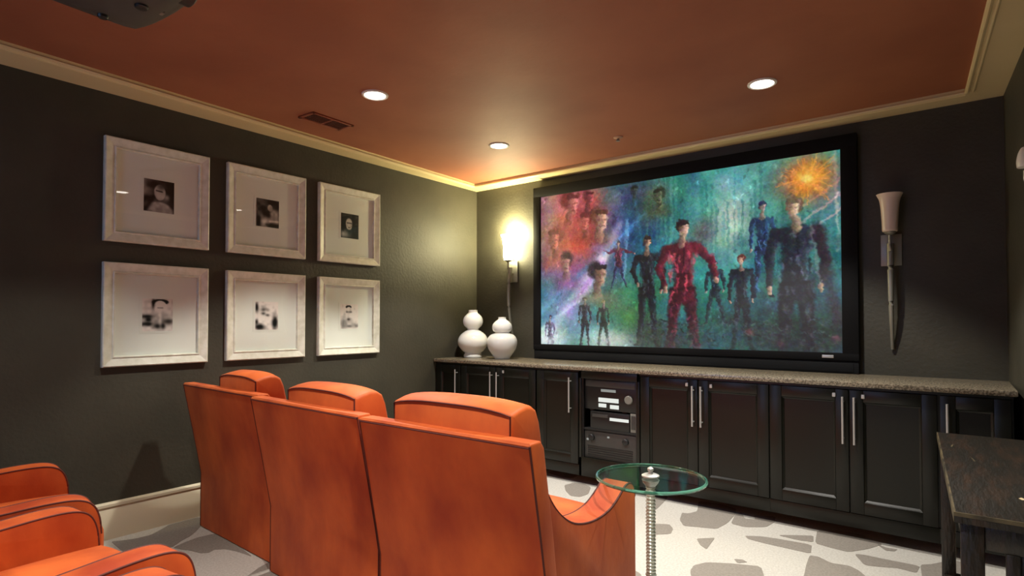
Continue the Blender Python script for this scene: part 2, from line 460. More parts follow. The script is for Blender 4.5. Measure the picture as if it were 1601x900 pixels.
class Canvas:
    def __init__(s, ny, nx, rgb, asp, seed=1):
        s.a = np.ones((ny, nx, 3)) * np.array(rgb) / 255; s.asp = asp
        s.y, s.x = np.meshgrid(np.linspace(0, 1, ny), np.linspace(0, 1, nx), indexing='ij')
        s.rng = np.random.default_rng(seed); s.ny, s.nx = ny, nx
    def put(s, m, rgb):
        m = np.clip(m, 0, 1)[..., None]
        s.a = s.a * (1 - m) + np.array(rgb) / 255 * m
    def blob(s, cx, cy, rx, ry, rgb, k=1, rot=0, hard=0):
        dx = (s.x - cx) * s.asp; dy = s.y - cy; rx = rx * s.asp
        c, n = math.cos(R(rot)), math.sin(R(rot))
        u = (dx * c + dy * n) / rx; v = (-dx * n + dy * c) / ry
        d = u * u + v * v
        s.put(k * (np.exp(-d * 1.2) if not hard else np.clip((1 - d) * hard, 0, 1)), rgb)
    def line(s, x0, y0, x1, y1, w, rgb, k=1, hard=0):
        ax, ay = x0 * s.asp, y0; bx, by = x1 * s.asp, y1
        px, py = s.x * s.asp, s.y
        dx, dy = bx - ax, by - ay
        t = np.clip(((px - ax) * dx + (py - ay) * dy) / (dx * dx + dy * dy), 0, 1)
        d = np.hypot(px - ax - t * dx, py - ay - t * dy) / w
        s.put(k * (np.exp(-d * d) if not hard else np.clip((1 - d) * hard, 0, 1)), rgb)
    def mottle(s, cy, cx, amt):
        for ch in range(3):
            s.a[..., ch] += (vnoise(s.ny, s.nx, cy, cx, s.rng) - .5) * amt * (1 if ch else .9)
        s.a += ((vnoise(s.ny, s.nx, cy, cx, s.rng) - .5) * amt)[..., None]
        s.a = np.clip(s.a, 0, 1)
    def limb(s, x0, y0, x1, y1, w0, w1, rgb, k=1, lit=.55):
        A = s.asp
        ax, ay, bx, by = x0 * A, y0, x1 * A, y1
        dx, dy = bx - ax, by - ay
        L2 = dx * dx + dy * dy + 1e-9
        px, py = s.x * A - ax, s.y - ay
        t = np.clip((px * dx + py * dy) / L2, 0, 1)
        w = w0 + (w1 - w0) * t
        d = np.hypot(px - t * dx, py - t * dy) / w
        m = np.clip((1 - d) * 2.4, 0, 1)[..., None] * k * .93
        sd = np.clip((px - t * dx) / w, -1, 1)
        f = (.62 + lit * (sd * .5 + .5) ** 2 * 1.6)[..., None]
        s.a = s.a * (1 - m) + np.clip(np.array(rgb) / 255 * f, 0, 1) * m
    def person(s, x, top, bot, top_rgb, leg_rgb, skin, hair, wide=1.0, turn=0.0, stride=.05, arms=None):
        """plain standing figure; x in picture widths, heights in picture heights"""
        A = s.asp; h = bot - top; W = h * wide
        def X(v): return x + v * W / A
        def Y(v): return top + v * h
        st = stride
        for sg in (-1, 1):
            kx = sg * (.035 + st * .5); fx = sg * (.045 + st)
            s.limb(X(sg * .038), Y(.50), X(kx), Y(.73), .050 * W, .034 * W, leg_rgb)
            s.limb(X(kx), Y(.73), X(fx), Y(.97), .034 * W, .022 * W, leg_rgb)
            s.limb(X(fx), Y(.975), X(fx + sg * .03), Y(.985), .020 * W, .016 * W, [v * .6 for v in leg_rgb])
        a_ = arms or ((-.118, .34, -.122, .50), (.122, .34, .108, .49))
        for sg, (ex, ey, hx, hy) in zip((-1, 1), a_):
            s.limb(X(sg * .092), Y(.205), X(ex), Y(ey), .036 * W, .028 * W, top_rgb)
            s.limb(X(ex), Y(ey), X(hx), Y(hy), .028 * W, .019 * W, top_rgb)
            s.limb(X(hx), Y(hy), X(hx), Y(hy + .02), .017 * W, .014 * W, skin)
        s.limb(X(-.068), Y(.212), X(.068), Y(.212), .042 * W, .042 * W, top_rgb)
        s.limb(X(0), Y(.23), X(turn * .02), Y(.42), .088 * W, .064 * W, top_rgb)
        s.limb(X(turn * .02), Y(.42), X(0), Y(.51), .062 * W, .074 * W, [v * .85 for v in top_rgb])
        s.line(X(.01), Y(.2), X(.015), Y(.46), .006 * W, [v * .45 for v in top_rgb], .8)
        s.line(X(-.07), Y(.475), X(.07), Y(.475), .009 * W, [v * .4 for v in leg_rgb], .8)
        s.limb(X(turn * .01), Y(.13), X(0), Y(.18), .024 * W, .030 * W, [v * .8 for v in skin])
        s.blob(X(turn * .006), Y(.060), .044 * W / A, .052 * h, hair, 1, 0, 3)
        s.limb(X(turn * .022), Y(.062), X(turn * .022), Y(.098), .033 * W, .026 * W, skin, 1, .7)
        s.limb(X(turn * .022 - .02), Y(.042), X(turn * .022 + .022), Y(.042), .018 * W, .014 * W, hair)
        s.line(X(turn * .022 - .016), Y(.071), X(turn * .022 - .008), Y(.071), .004 * W, [v * .45 for v in skin], .55)
        s.line(X(turn * .022 + .010), Y(.071), X(turn * .022 + .018), Y(.071), .004 * W, [v * .45 for v in skin], .55)
        for i in range(int(30 + 60 * h)):       # folds and worn patches in the clothes
            u, v = s.rng.uniform(-.085, .085), s.rng.uniform(.2, .92)
            if v > .52: u = math.copysign(.04 + abs(u) * .35, u)
            base = top_rgb if v < .5 else leg_rgb
            g = s.rng.choice([.45, .6, 1.5, 2.1])
            s.line(X(u), Y(v), X(u + s.rng.uniform(-.015, .015)), Y(v + s.rng.uniform(.01, .05)), .007 * W, [min(255, q * g + (14 if g > 1 else 0)) for q in base], .55)
    def face(s, x, y, r, skin, hair, shade, turn=.15):
        A = s.asp
        s.line(x - r * .8 / A, y + r * 1.9, x + r * .8 / A, y + r * 1.9, r * .6, hair, .55)
        s.limb(x, y + r * .8, x, y + r * 1.5, r * .42, r * .5, [v * .75 for v in skin], .9)
        s.blob(x - turn * r * .6 / A, y - r * .38, r * .82 / A, r * .86, hair, .9, 0, 1.6)
        s.limb(x + turn * r / A, y - r * .12, x + turn * r / A, y + r * .52, r * .64, r * .46, skin, .97, .6)
        s.line(x + (turn - .38) * r / A, y - r * .02, x + (turn - .20) * r / A, y - r * .02, r * .07, shade, .6)
        s.line(x + (turn + .20) * r / A, y - r * .02, x + (turn + .38) * r / A, y - r * .02, r * .07, shade, .6)
        s.line(x + (turn + .02) * r / A, y - r * .02, x + (turn + .08) * r / A, y + r * .26, r * .08, shade, .45)
        s.line(x + (turn - .18) * r / A, y + r * .52, x + (turn + .2) * r / A, y + r * .52, r * .06, shade, .7)
        s.limb(x + (turn - .3) * r / A, y - r * .62, x + (turn + .45) * r / A, y - r * .58, r * .28, r * .2, hair, .9)

def screen_art():
    c = Canvas(312, 556, (40, 120, 120), 16 / 9, 5)
    B = c.blob
    B(.75, .1, .4, .4, (78, 158, 150), .9); B(.62, .25, .2, .35, (88, 165, 155), .8)
    B(.52, .1, .12, .25, (30, 100, 108), .8); B(.70, .30, .07, .2, (190, 205, 185), .85)
    B(.38, .1, .1, .2, (40, 52, 74), .9); B(.33, .28, .09, .25, (70, 90, 140), .9); B(.42, .35, .1, .25, (28, 84, 118), .85)
    B(.10, .15, .16, .42, (196, 92, 84), 1); B(.06, .35, .07, .3, (188, 128, 108), .8); B(.02, .1, .04, .3, (160, 112, 120), .8)
    B(.20, .12, .08, .2, (180, 72, 74), .9); B(.17, .36, .09, .12, (205, 62, 40), .85); B(.13, .55, .12, .15, (150, 92, 160), .8)
    B(.06, .72, .1, .18, (66, 124, 156), .9, -35); B(.03, .95, .1, .1, (205, 220, 220), .95); B(.12, .8, .08, .12, (145, 135, 175), .8)
    B(.30, .95, .14, .10, (185, 196, 188), .9); B(.37, .8, .1, .14, (62, 128, 70), .9); B(.28, .7, .06, .1, (122, 142, 96), .6)
    B(.46, .65, .1, .16, (44, 112, 82), .75); B(.6, .8, .12, .25, (34, 112, 104), .8); B(.72, .88, .2, .14, (40, 76, 74), .85)
    B(.92, .9, .16, .18, (32, 42, 46), .92); B(.87, .5, .1, .3, (38, 84, 88), .7); B(.44, .92, .08, .12, (46, 62, 48), .9)
    for i in range(34):
        x = .43 + i * .0165 + c.rng.uniform(-.006, .006); t = c.rng.uniform(-.1, .25)
        sh = c.rng.uniform(-34, 30); w = c.rng.uniform(.005, .014)
        c.line(x, t, x + c.rng.uniform(-.004, .004), .60, w, (66 + sh, 142 + sh, 138 + sh), .5, 1.6)
    for k in range(3): c.line(.90, .27 + k * .075, 1.03, .10 + k * .075, .009, (176, 168, 160), .75, 1.5)
    c.line(.985, .0, .992, .5, .008, (190, 196, 182), .6)
    for x0, y0, x1, y1, w, rgb, k in ((.02, .98, .33, .25, .03, (225, 215, 240), .5), (.18, .68, .30, .36, .03, (245, 236, 250), .75),
                                      (.12, .78, .26, .48, .025, (180, 116, 205), .6), (.0, .78, .2, .5, .02, (80, 150, 185), .6),
                                      (.27, .42, .42, .2, .016, (90, 165, 220), .7), (.02, .5, .12, .1, .012, (225, 150, 118), .55),
                                      (.10, .02, .13, .5, .010, (222, 122, 96), .4), (.0, .9, .24, .62, .012, (210, 225, 235), .5),
                                      (.36, .22, .345, .62, .010, (150, 205, 235), .5), (.40, .18, .42, .6, .01, (60, 140, 180), .5)):
        c.line(x0, y0, x1, y1, w, rgb, k)
    for i in range(60):     # streaks of light and dust
        x, y = c.rng.uniform(0, .42), c.rng.uniform(0, 1); q = c.rng.uniform(.02, .09)
        g = c.rng.uniform(.75, 1.25)
        j, k_ = int(min(555, x * 555)), int(min(311, y * 311))
        c.line(x, y, x + q * .55, y - q, c.rng.uniform(.002, .006), list(np.clip(c.a[k_, j] * 255 * g, 0, 255)), .7)
    for r_, rgb in ((.085, (140, 84, 60)), (.065, (212, 106, 46)), (.042, (242, 150, 58)), (.02, (250, 212, 118))):
        B(.915, .12, r_, r_ * 1.7, rgb, .9)
    for i in range(60):
        a = c.rng.uniform(0, 6.28); q = c.rng.uniform(.05, .17)
        c.line(.915 + .02 * math.cos(a), .12 + .03 * math.sin(a), .915 + q * .5 * math.cos(a), .12 + q * math.sin(a), .003, (240, 150, 66), .55)
    c.mottle(12, 22, .10)
    for i in range(70):     # smoke and broken walls behind the crowd
        x, y = c.rng.uniform(.40, 1), c.rng.uniform(.42, .9)
        g = c.rng.uniform(.5, 1.35)
        j, k_ = int(min(555, x * 555)), int(min(311, y * 311))
        B(x, y, c.rng.uniform(.01, .035), c.rng.uniform(.015, .05), list(np.clip(c.a[k_, j] * 255 * g, 0, 255)), .75, c.rng.uniform(-40, 40))
    # an anonymous crowd in plain clothes
    c.face(.125, .075, .085, (205, 122, 112), (112, 42, 46), (120, 50, 50), .3)
    c.face(.195, .20, .065, (202, 112, 100), (126, 46, 48), (120, 48, 48), -.2)
    c.face(.065, .30, .080, (190, 108, 90), (132, 64, 54), (120, 56, 50), -.2)
    c.face(.205, .05, .05, (170, 80, 84), (96, 40, 48), (90, 40, 46), .2)
    c.face(.248, .20, .078, (218, 166, 142), (104, 64, 48), (104, 64, 60), .25)
    c.face(.112, .46, .070, (190, 142, 128), (54, 40, 50), (90, 60, 74), -.1)
    c.face(.240, .55, .080, (176, 132, 110), (40, 36, 42), (84, 58, 58), .3)
    c.person(.325, .34, .64, (116, 58, 76), (58, 62, 104), (190, 160, 144), (48, 46, 60), 1.1, 0, .1, ((-.2, .26, -.3, .2), (.2, .28, .32, .3)))
    c.person(.19, .68, 1.02, (54, 54, 66), (44, 44, 52), (160, 136, 126), (44, 40, 44), 1.0)
    c.person(.265, .70, 1.02, (46, 64, 54), (40, 52, 46), (180, 158, 136), (112, 96, 62), 1.0, .5, .08)
    c.person(.04, .80, 1.08, (118, 110, 142), (92, 92, 124), (172, 156, 156), (66, 58, 80))
    B(.465, .10, .05, .09, (96, 106, 72), .85, 20); B(.44, .17, .05, .1, (66, 88, 62), .75)
    c.face(.475, .10, .05, (104, 112, 84), (48, 58, 46), (44, 50, 40), -.2); c.face(.385, .055, .04, (66, 82, 76), (34, 44, 44), (34, 42, 42), .1)
    c.person(.43, .32, 1.0, (38, 42, 48), (34, 46, 52), (178, 142, 118), (64, 50, 42), 1.0, .4, .04, ((-.14, .32, -.09, .44), (.15, .34, .13, .5)))
    c.person(.655, .50, .86, (42, 64, 72), (40, 62, 68), (150, 148, 138), (54, 58, 58), 1.15, 0, .08)
    c.person(.735, .47, 1.0, (38, 46, 54), (34, 44, 50), (186, 150, 128), (112, 64, 48), .95, -.3, .05)
    c.person(.795, .20, .72, (46, 74, 110), (42, 64, 94), (176, 156, 138), (52, 62, 86), .95, 0, .03)
    B(.62, .34, .05, .09, (112, 52, 62), .55, -30)
    c.person(.550, .24, 1.12, (112, 36, 48), (84, 30, 42), (200, 156, 136), (48, 36, 36), 1.12, .6, .06, ((-.14, .34, -.10, .47), (.17, .30, .20, .42)))
    c.person(.885, .19, 1.16, (46, 52, 60), (36, 38, 44), (196, 162, 136), (120, 98, 74), 1.1, -.4, .04)
    c.line(.925, .36, .945, .66, .008, (140, 148, 150), .55); c.line(.94, .36, .99, .85, .028, (58, 34, 42), .6)
    for i in range(260):
        x, y = c.rng.uniform(.40, 1), c.rng.uniform(.84, 1)
        g = c.rng.uniform(18, 112)
        c.line(x, y, x + c.rng.uniform(-.02, .02), y + c.rng.uniform(-.02, .02), .004, (g * .8, g, g), .7)
    for x, y in ((.76, .9), (.985, .93), (.84, .96)): B(x, y, .015, .022, (176, 74, 90), .6)
    # haze and light drifting over the crowd
    for x, y, rx, ry, rgb, k in ((.14, .22, .06, .05, (210, 96, 80), .6), (.20, .36, .06, .05, (215, 78, 58), .6), (.07, .44, .05, .05, (190, 110, 96), .6),
                                 (.25, .38, .05, .04, (130, 110, 170), .6), (.12, .60, .05, .05, (170, 110, 180), .7), (.23, .70, .07, .04, (150, 160, 120), .7),
                                 (.30, .97, .12, .06, (200, 208, 200), .6), (.04, .98, .08, .05, (215, 225, 225), .7), (.44, .97, .07, .10, (48, 60, 52), .6),
                                 (.385, .13, .03, .04, (40, 90, 110), .7), (.475, .20, .04, .04, (84, 100, 70), .6), (.34, .66, .05, .05, (80, 140, 90), .6),
                                 (.66, .88, .06, .04, (60, 120, 110), .5), (.55, .97, .09, .07, (56, 60, 62), .55), (.88, .97, .12, .08, (40, 48, 52), .7), (.73, .97, .07, .05, (50, 84, 80), .6)):
        B(x, y, rx, ry, rgb, k)
    for i in range(420):    # short strokes picked up from the colours round about
        x, y = c.rng.uniform(0, .999), c.rng.uniform(0, .999)
        j, k_ = int(x * 555), int(y * 311)
        q = c.rng.uniform(.006, .02); a = c.rng.uniform(-2.2, -.6); g = c.rng.choice([.62, .8, 1.2, 1.45])
        p = np.clip(c.a[k_, j] * 255 * g, 0, 255)
        x0, x1 = max(0, j - 22), min(556, j + 23); y0, y1 = max(0, k_ - 22), min(312, k_ + 23)
        sub = Canvas.__new__(Canvas); sub.a = c.a[y0:y1, x0:x1]; sub.asp = c.asp; sub.x = c.x[y0:y1, x0:x1]; sub.y = c.y[y0:y1, x0:x1]
        sub.line(x, y, x + q * math.cos(a) * .56, y + q * math.sin(a), .0055, p, .6)
        c.a[y0:y1, x0:x1] = sub.a
    # break the outlines up like brushwork
    wx = (vnoise(312, 556, 26, 46, c.rng) - .5) * 3 + (vnoise(312, 556, 90, 160, c.rng) - .5) * 3.5
    wy = (vnoise(312, 556, 26, 46, c.rng) - .5) * 3 + (vnoise(312, 556, 90, 160, c.rng) - .5) * 3.5
    yy = np.clip(np.arange(312)[:, None] + wy, 0, 311).astype(int); xx = np.clip(np.arange(556)[None, :] + wx, 0, 555).astype(int)
    c.a = c.a[yy, xx]
    c.mottle(60, 107, .05); c.mottle(150, 266, .07)
    lum = c.a.mean(-1, keepdims=True)
    c.a = np.clip(lum + (c.a - lum) * .9, 0, 1)
    c.a = np.clip(.42 + (c.a - .42) * 1.18, .02, 1) * .95
    return c.a

PHOTO = []
def photo_art(i):
    c = Canvas(52, 46, [(90,) * 3, (120,) * 3, (60,) * 3, (190,) * 3, (205,) * 3, (205,) * 3][i], .87, 20 + i)
    K, W, G = (12,) * 3, (205,) * 3, (130,) * 3
    B = c.blob
    if i == 0:
        B(.0, .2, .3, .35, (170,) * 3, .9); B(.1, .62, .22, .12, K, .9); B(.9, .3, .25, .5, K, .95); B(.45, .18, .4, .2, K, 1)
        B(.5, .95, .5, .3, (150,) * 3, .95, 0, 3); B(.52, .38, .2, .26, (165,) * 3, 1, 0, 4); B(.6, .18, .22, .12, (60,) * 3, .9); c.line(.4, .33, .6, .35, .02, K, .8); c.line(.05, .95, .3, .55, .07, K, .8)
        B(.75, .5, .12, .12, (160,) * 3, .8)
    elif i == 1:
        B(.08, .2, .12, .25, (70,) * 3, .9); B(.7, .1, .4, .16, K, 1); B(.85, .25, .2, .16, K, 1); B(.75, .5, .25, .25, (165,) * 3, .95)
        B(.3, .35, .18, .16, K, 1); B(.45, .52, .2, .16, K, 1); B(.1, .8, .12, .25, K, 1); B(.36, .85, .16, .2, (200,) * 3, 1); B(.75, .92, .35, .08, K, 1); c.line(.6, .78, .95, .76, .04, W, .8)
        B(.6, .3, .12, .13, (150,) * 3, 1, 0, 3)
    elif i == 2:
        B(.1, .3, .25, .4, K, .9); B(.85, .8, .3, .4, K, .9); B(.5, .25, .3, .2, (50,) * 3, .9); B(.45, .42, .2, .26, (170,) * 3, 1, 0, 3); c.line(.34, .38, .58, .38, .025, (50,) * 3, .9); c.line(.4, .56, .52, .56, .015, (60,) * 3, .8)
        B(.15, .85, .3, .16, (160,) * 3, .9); B(.7, .4, .08, .3, K, .8)
    elif i == 3:
        B(.58, .1, .3, .1, K, .95, 0, 3); B(.58, .24, .24, .2, W, 1, 0, 3); B(.35, .15, .06, .16, K, .9); B(.45, .6, .5, .22, (140,) * 3, .8); B(.15, .55, .2, .06, K, .9); B(.2, .64, .1, .07, K, 1)
        B(.15, .78, .2, .07, K, 1); B(.5, .85, .14, .09, K, .9); B(.68, .85, .08, .1, K, .9); B(.85, .7, .2, .12, (60,) * 3, .9); c.line(.5, .28, .66, .28, .02, (90,) * 3, .7); B(.58, .62, .06, .2, W, .8)
    elif i == 4:
        B(.06, .2, .08, .18, K, .95); B(.4, .28, .2, .08, (90,) * 3, .9); B(.35, .42, .1, .05, K, .7); B(.52, .48, .1, .05, K, .8); B(.85, .75, .14, .3, K, 1); B(.22, .9, .25, .12, K, 1); B(.06, .72, .08, .12, K, .8); B(.5, .7, .2, .3, (195,) * 3, .7); B(.3, .16, .15, .08, (140,) * 3, .6)
    else:
        B(.45, .12, .18, .08, K, .95, 0, 3); B(.47, .26, .18, .16, (185,) * 3, 1, 0, 3); c.line(.34, .32, .62, .32, .035, (90,) * 3, .8); B(.2, .75, .2, .3, (95,) * 3, .9); B(.55, .75, .3, .25, (165,) * 3, .8); B(.45, .62, .1, .05, K, .6); B(.5, .9, .3, .06, (90,) * 3, .8); B(.85, .88, .2, .1, (110,) * 3, .8)
    c.mottle(10, 9, .14)
    c.a = np.clip(.45 + (c.a - .42) * 1.45, .03, .95)
    c.a = np.repeat(c.a.mean(-1, keepdims=True), 3, -1) * np.array([1.0, .98, .94])
    return c.a

# ------------------------------------------------------------------ projection screen
sx0, sx1, sz0, sz1 = -3.083, -.614, 1.056, 2.432
fx0, fx1, fz0, fz1 = -3.165, -.516, 1.003, 2.527
t = thing('projection_screen', 'wide wall mounted movie screen in a black frame showing a crowded film poster', 'screen', (0, 0, 0))
b = new()
box(b, fx0, fx1, 4.405, 4.468, sz1, fz1, .006)
box(b, fx0, fx1, 4.405, 4.468, fz0, sz0, .006)
box(b, fx0, sx0, 4.405, 4.468, sz0 - .01, sz1 + .01, .006)
box(b, sx1, fx1, 4.405, 4.468, sz0 - .01, sz1 + .01, .006)
obj('screen_frame', b, M['velvet'], t)
M['screen'] = paint_mat('screen picture', 1.0, .5)
o = img_plane('screen_surface', screen_art(), sx1 - sx0, sz1 - sz0, M['screen'], t, (sx0, 4.42, sz0), 'front')
o['label'] = 'picture on the screen, a crowd before teal city ruins'
o = obj('badge', box(new(), -.735, -.665, 4.400, 4.406, 1.020, 1.040, .001), M['steel'], t, label='small silver maker badge')

t = obj('soundbar', box(box(new(), -3.162, -.520, 4.415, 4.466, .918, 1.0015, .004), -3.13, -.55, 4.411, 4.42, .928, .99, .003), M['cloth'])
t['label'] = 'long black cloth covered speaker panel lying on the countertop under the screen'; t['category'] = 'speaker'

# ------------------------------------------------------------------ framed photographs on the left wall
M['photo'] = paint_mat('black and white print', 0, .5)
M['photo'].node_tree.nodes['Principled BSDF'].inputs['Specular IOR Level'].default_value = .3
labels = ['silver framed photo in the upper row nearest the room back, woman with bare shoulders',
          'silver framed photo in the middle of the upper row, dark figures indoors',
          'silver framed photo in the upper row nearest the screen corner, face in the dark',
          'silver framed photo in the lower row nearest the room back, face over dark shapes',
          'silver framed photo in the middle of the lower row, pale print with dark lower corner',
          'silver framed photo in the lower row nearest the screen corner, very pale portrait']
def frame_bm(w, h):
    """moulding: outer lip, sloping face, inner bead; mitred corners"""
    prof = [(0, 0), (0, .030), (.006, .034), (.050, .022), (.054, .027), (.060, .027), (.064, .012), (.064, 0)]
    b = bmesh.new(); rings = []
    for y, z, sy, sz in ((0, 0, 1, 1), (w, 0, -1, 1), (w, h, -1, -1), (0, h, 1, -1)):
        rings.append([b.verts.new((d, y + sy * u, z + sz * u)) for u, d in prof])
    for i in range(4):
        A, C = rings[i], rings[(i + 1) % 4]
        for k in range(len(prof)):
            j = (k + 1) % len(prof); b.faces.new((A[k], A[j], C[j], C[k]))
    return b
n = 0
for zz, rowz in ((1.738, 0), (1.001, 1)):
    for yy in (1.172, 1.884, 2.592):
        w, h = .590, .614
        t = thing('picture_frame', labels[n], 'picture', (LX + .002, yy, zz), 0, 'six framed photos on the left wall')
        obj('frame_moulding', frame_bm(w, h), M['frame'], t, ang=20)
        obj('mat_board', box(new(), .004, .009, .055, w - .055, .055, h - .055), M['matboard'], t)
        bv = new()
        box(bv, .009, .0105, w / 2 - .102, w / 2 + .095, h / 2 - .112, h / 2 + .112)
        obj('mat_window', bv, M['matboard'], t)
        img_plane('photograph', photo_art(n)[:, ::1], .172, .200, M['photo'], t, (.0115, w / 2 - .086, h / 2 - .1), 'left')
        obj('glass', box(new(), .0135, .0150, .062, w - .062, .062, h - .062), M['pane'], t)
        n += 1

# ------------------------------------------------------------------ cabinets
CF, CB = 3.872, 4.465          # door face, back
TOE = .07
def cyl_y(b, x, z, y0, y1, r, seg=14): lathe(b, [(r, y0), (r, y1)], seg, (x, 0, z), 'y')
def handle(parent, x, z0=.555, z1=.828):
    b = new()
    tube(b, [(x, CF - .034, z0), (x, CF - .034, z1)], .0062, 12)
    cyl_y(b, x, z0 + .03, CF - .036, CF + .002, .0045, 10); cyl_y(b, x, z1 - .03, CF - .036, CF + .002, .0045, 10)
    obj('handle', b, M['steel'], parent, label='long brushed steel bar handle')
def door(parent, x0, x1, hx, latch=None):
    z0, z1, s = .155, .868, .068
    b = new()
    box(b, x0, x0 + s, CF, CF + .02, z0, z1, .0025); box(b, x1 - s, x1, CF, CF + .02, z0, z1, .0025)
    box(b, x0 + s, x1 - s, CF, CF + .02, z1 - s, z1, .0025); box(b, x0 + s, x1 - s, CF, CF + .02, z0, z0 + s, .0025)
    d = obj('door', b, M['cab'], parent)
    # chamfered panel moulding + sunk panel
    b = bmesh.new()
    rings = []
    for u, y in ((0, CF + .002), (.004, CF + .008), (.013, CF + .014), (.013, CF + .018)):
        rings.append([b.verts.new((xx, y, zz)) for xx, zz in ((x0 + s + u, z0 + s + u), (x1 - s - u, z0 + s + u), (x1 - s - u, z1 - s - u), (x0 + s + u, z1 - s - u))])
    for A, C in zip(rings, rings[1:]):
        for i in range(4): b.faces.new((A[i], A[(i + 1) % 4], C[(i + 1) % 4], C[i]))
    b.faces.new(rings[-1])
    obj('door_panel', b, M['cab'], d, ang=20)
    if hx is not None: handle(d, hx)
    if latch is not None:
        obj('latch', box(new(), latch - .009, latch + .009, CF - .012, CF + .002, .822, .846, .003), M['steel'], d, label='small square steel latch')
    return d
def carcass(x0, x1, label, ax=True):
    t = thing('base_cabinet', label, 'cabinet', (0, 0, 0), 0, 'espresso base cabinets under the counter')
    b = new()
    y0 = CF + .021
    box(b, x0, x1, y0, CB, TOE, .886)
    box(b, x0, x1, CF + .004, y0 + .01, TOE, .152, .002)          # bottom rail
    box(b, x0, x1, CF + .004, y0 + .01, .872, .886)               # top rail
    box(b, x0, x1, 4.12, 4.14, .0, TOE)                            # toe kick
    obj('body', b, M['cab'], t)
    return t
c1 = carcass(-3.925, -3.60, 'single door dark cabinet at the left end of the row, against the left wall')
door(c1, -3.915, -3.605, -3.638)
c2 = carcass(-3.60, -2.755, 'double door dark cabinet under the white vases')
door(c2, -3.595, -3.188, -3.222); door(c2, -3.183, -2.760, -3.150, -3.095)
c3 = carcass(-2.755, -2.345, 'single door dark cabinet just left of the equipment bay')
door(c3, -2.745, -2.352, -2.415)
# equipment bay
t = thing('equipment_cabinet', 'open dark cabinet bay holding the stereo equipment', 'cabinet', (0, 0, 0))
bx0, bx1 = -2.345, -1.835
b = new()
box(b, bx0, bx0 + .022, CF + .004, CB, TOE, .886, .002); box(b, bx1 - .022, bx1, CF + .004, CB, TOE, .886, .002)
box(b, bx0, bx1, CF + .004, CB, TOE, .215, .002); box(b, bx0, bx1, CF + .004, CB, .825, .886, .002)
box(b, bx0, bx1, 4.35, CB, .2, .84); box(b, bx0, bx1, 4.12, 4.14, 0, TOE)
obj('body', b, M['cab'], t)
obj('shelf', box(new(), bx0 + .022, bx1 - .022, CF + .02, 4.35, .428, .445, .002), M['cab_in'], t)
obj('rack_rail', box(new(), bx0 + .022, bx0 + .034, CF + .015, CF + .03, .215, .825), M['metal_dark'], t)
obj('rack_rail', box(new(), bx1 - .034, bx1 - .022, CF + .015, CF + .03, .215, .825), M['metal_dark'], t)

def device(name, label, x0, x1, z0, z1, y, m, cat='stereo component'):
    t = thing(name, label, cat, (0, 0, 0))
    obj('case', box(new(), x0, x1, y, 4.3, z0, z1, .004), m, t)
    return t
g0, g1 = bx0 + .036, bx1 - .036
d = device('surround_receiver', 'tall black receiver with a lit white display at the top of the equipment bay', g0, g1, .590, .822, 3.905, M['metal_dark'])
obj('display', box(new(), -2.186, -2.017, 3.900, 3.906, .652, .684), M['display'], d, label='lit white display')
obj('emblem', box(new(), -2.165, -2.040, 3.900, 3.906, .730, .750, .002), M['dimled'], d)
obj('control_panel', box(new(), g0 + .01, g1 - .01, 3.901, 3.906, .764, .812, .001), M['metal_grey'], d)
obj('volume_knob', lathe(new(), [(.032, 3.905), (.032, 3.890), (.027, 3.885)], 28, (-1.93, 0, .685), 'y'), M['metal_light'], d, label='grey volume knob')
obj('button', box(new(), -2.186, -2.120, 3.900, 3.906, .612, .640, .002), M['display'], d)
obj('button', box(new(), -2.088, -2.015, 3.900, 3.906, .606, .636, .002), M['display'], d)
obj('foot', box(new(), g0 + .03, g0 + .07, 3.93, 3.97, .577, .590), M['plastic_black'], d)
obj('foot', box(new(), g1 - .13, g1 - .09, 3.93, 3.97, .578, .590), M['plastic_black'], d)
d = device('disc_player', 'low black disc player with a long lit display, middle of the equipment bay', -2.255, -1.925, .4455, .577, 3.895, M['metal_dark'])
obj('display', box(new(), -2.085, -1.930, 3.890, 3.896, .518, .540), M['display'], d, label='long lit white display')
obj('disc_tray', box(new(), -2.235, -2.10, 3.890, 3.896, .535, .558, .001), M['metal_grey'], d)
d = device('media_box', 'pale grey upright media box beside the disc player in the equipment bay', -1.920, g1 + .002, .4455, .586, 3.90, M['metal_light'])
obj('front_grille', box(new(), -1.912, g1 - .008, 3.896, 3.902, .47, .57, .001), M['metal_grey'], d)
d = device('power_amplifier', 'grey power amplifier with two black knobs at the bottom of the equipment bay', g0, g1, .2155, .424, 3.90, M['metal_grey'])
for x, z in ((-2.242, .376), (-1.955, .372)):
    obj('knob', lathe(new(), [(.024, 3.90), (.024, 3.882), (.019, 3.878)], 26, (x, 0, z), 'y'), M['plastic_black'], d, label='round black knob')
obj('indicator', box(new(), -2.290, -2.272, 3.896, 3.902, .348, .364, .002), M['dimled'], d)
obj('indicator', box(new(), -2.110, -2.092, 3.896, 3.902, .382, .396, .002), M['dimled'], d)
b = new()
for i in range(5): box(b, g0 + .03, g1 - .03, 3.895, 3.902, .235 + i * .017, .242 + i * .017)
obj('cooling_grille', b, M['metal_dark'], d)

c5 = carcass(-1.835, -.948, 'double door dark cabinet just right of the equipment bay')
door(c5, -1.825, -1.406, -1.432, -1.478); door(c5, -1.400, -.952, -1.374, -1.312)
c6 = carcass(-.948, -.090, 'double door dark cabinet directly beneath the right end of the screen')
door(c6, -.944, -.512, -.538, -.585); door(c6, -.506, -.095, -.480, -.437)
c7 = carcass(-.090, RX(CF) - .045, 'dark cabinet at the right end of the row, behind the side console table')
door(c7, -.082, RX(CF) - .055, -.050)

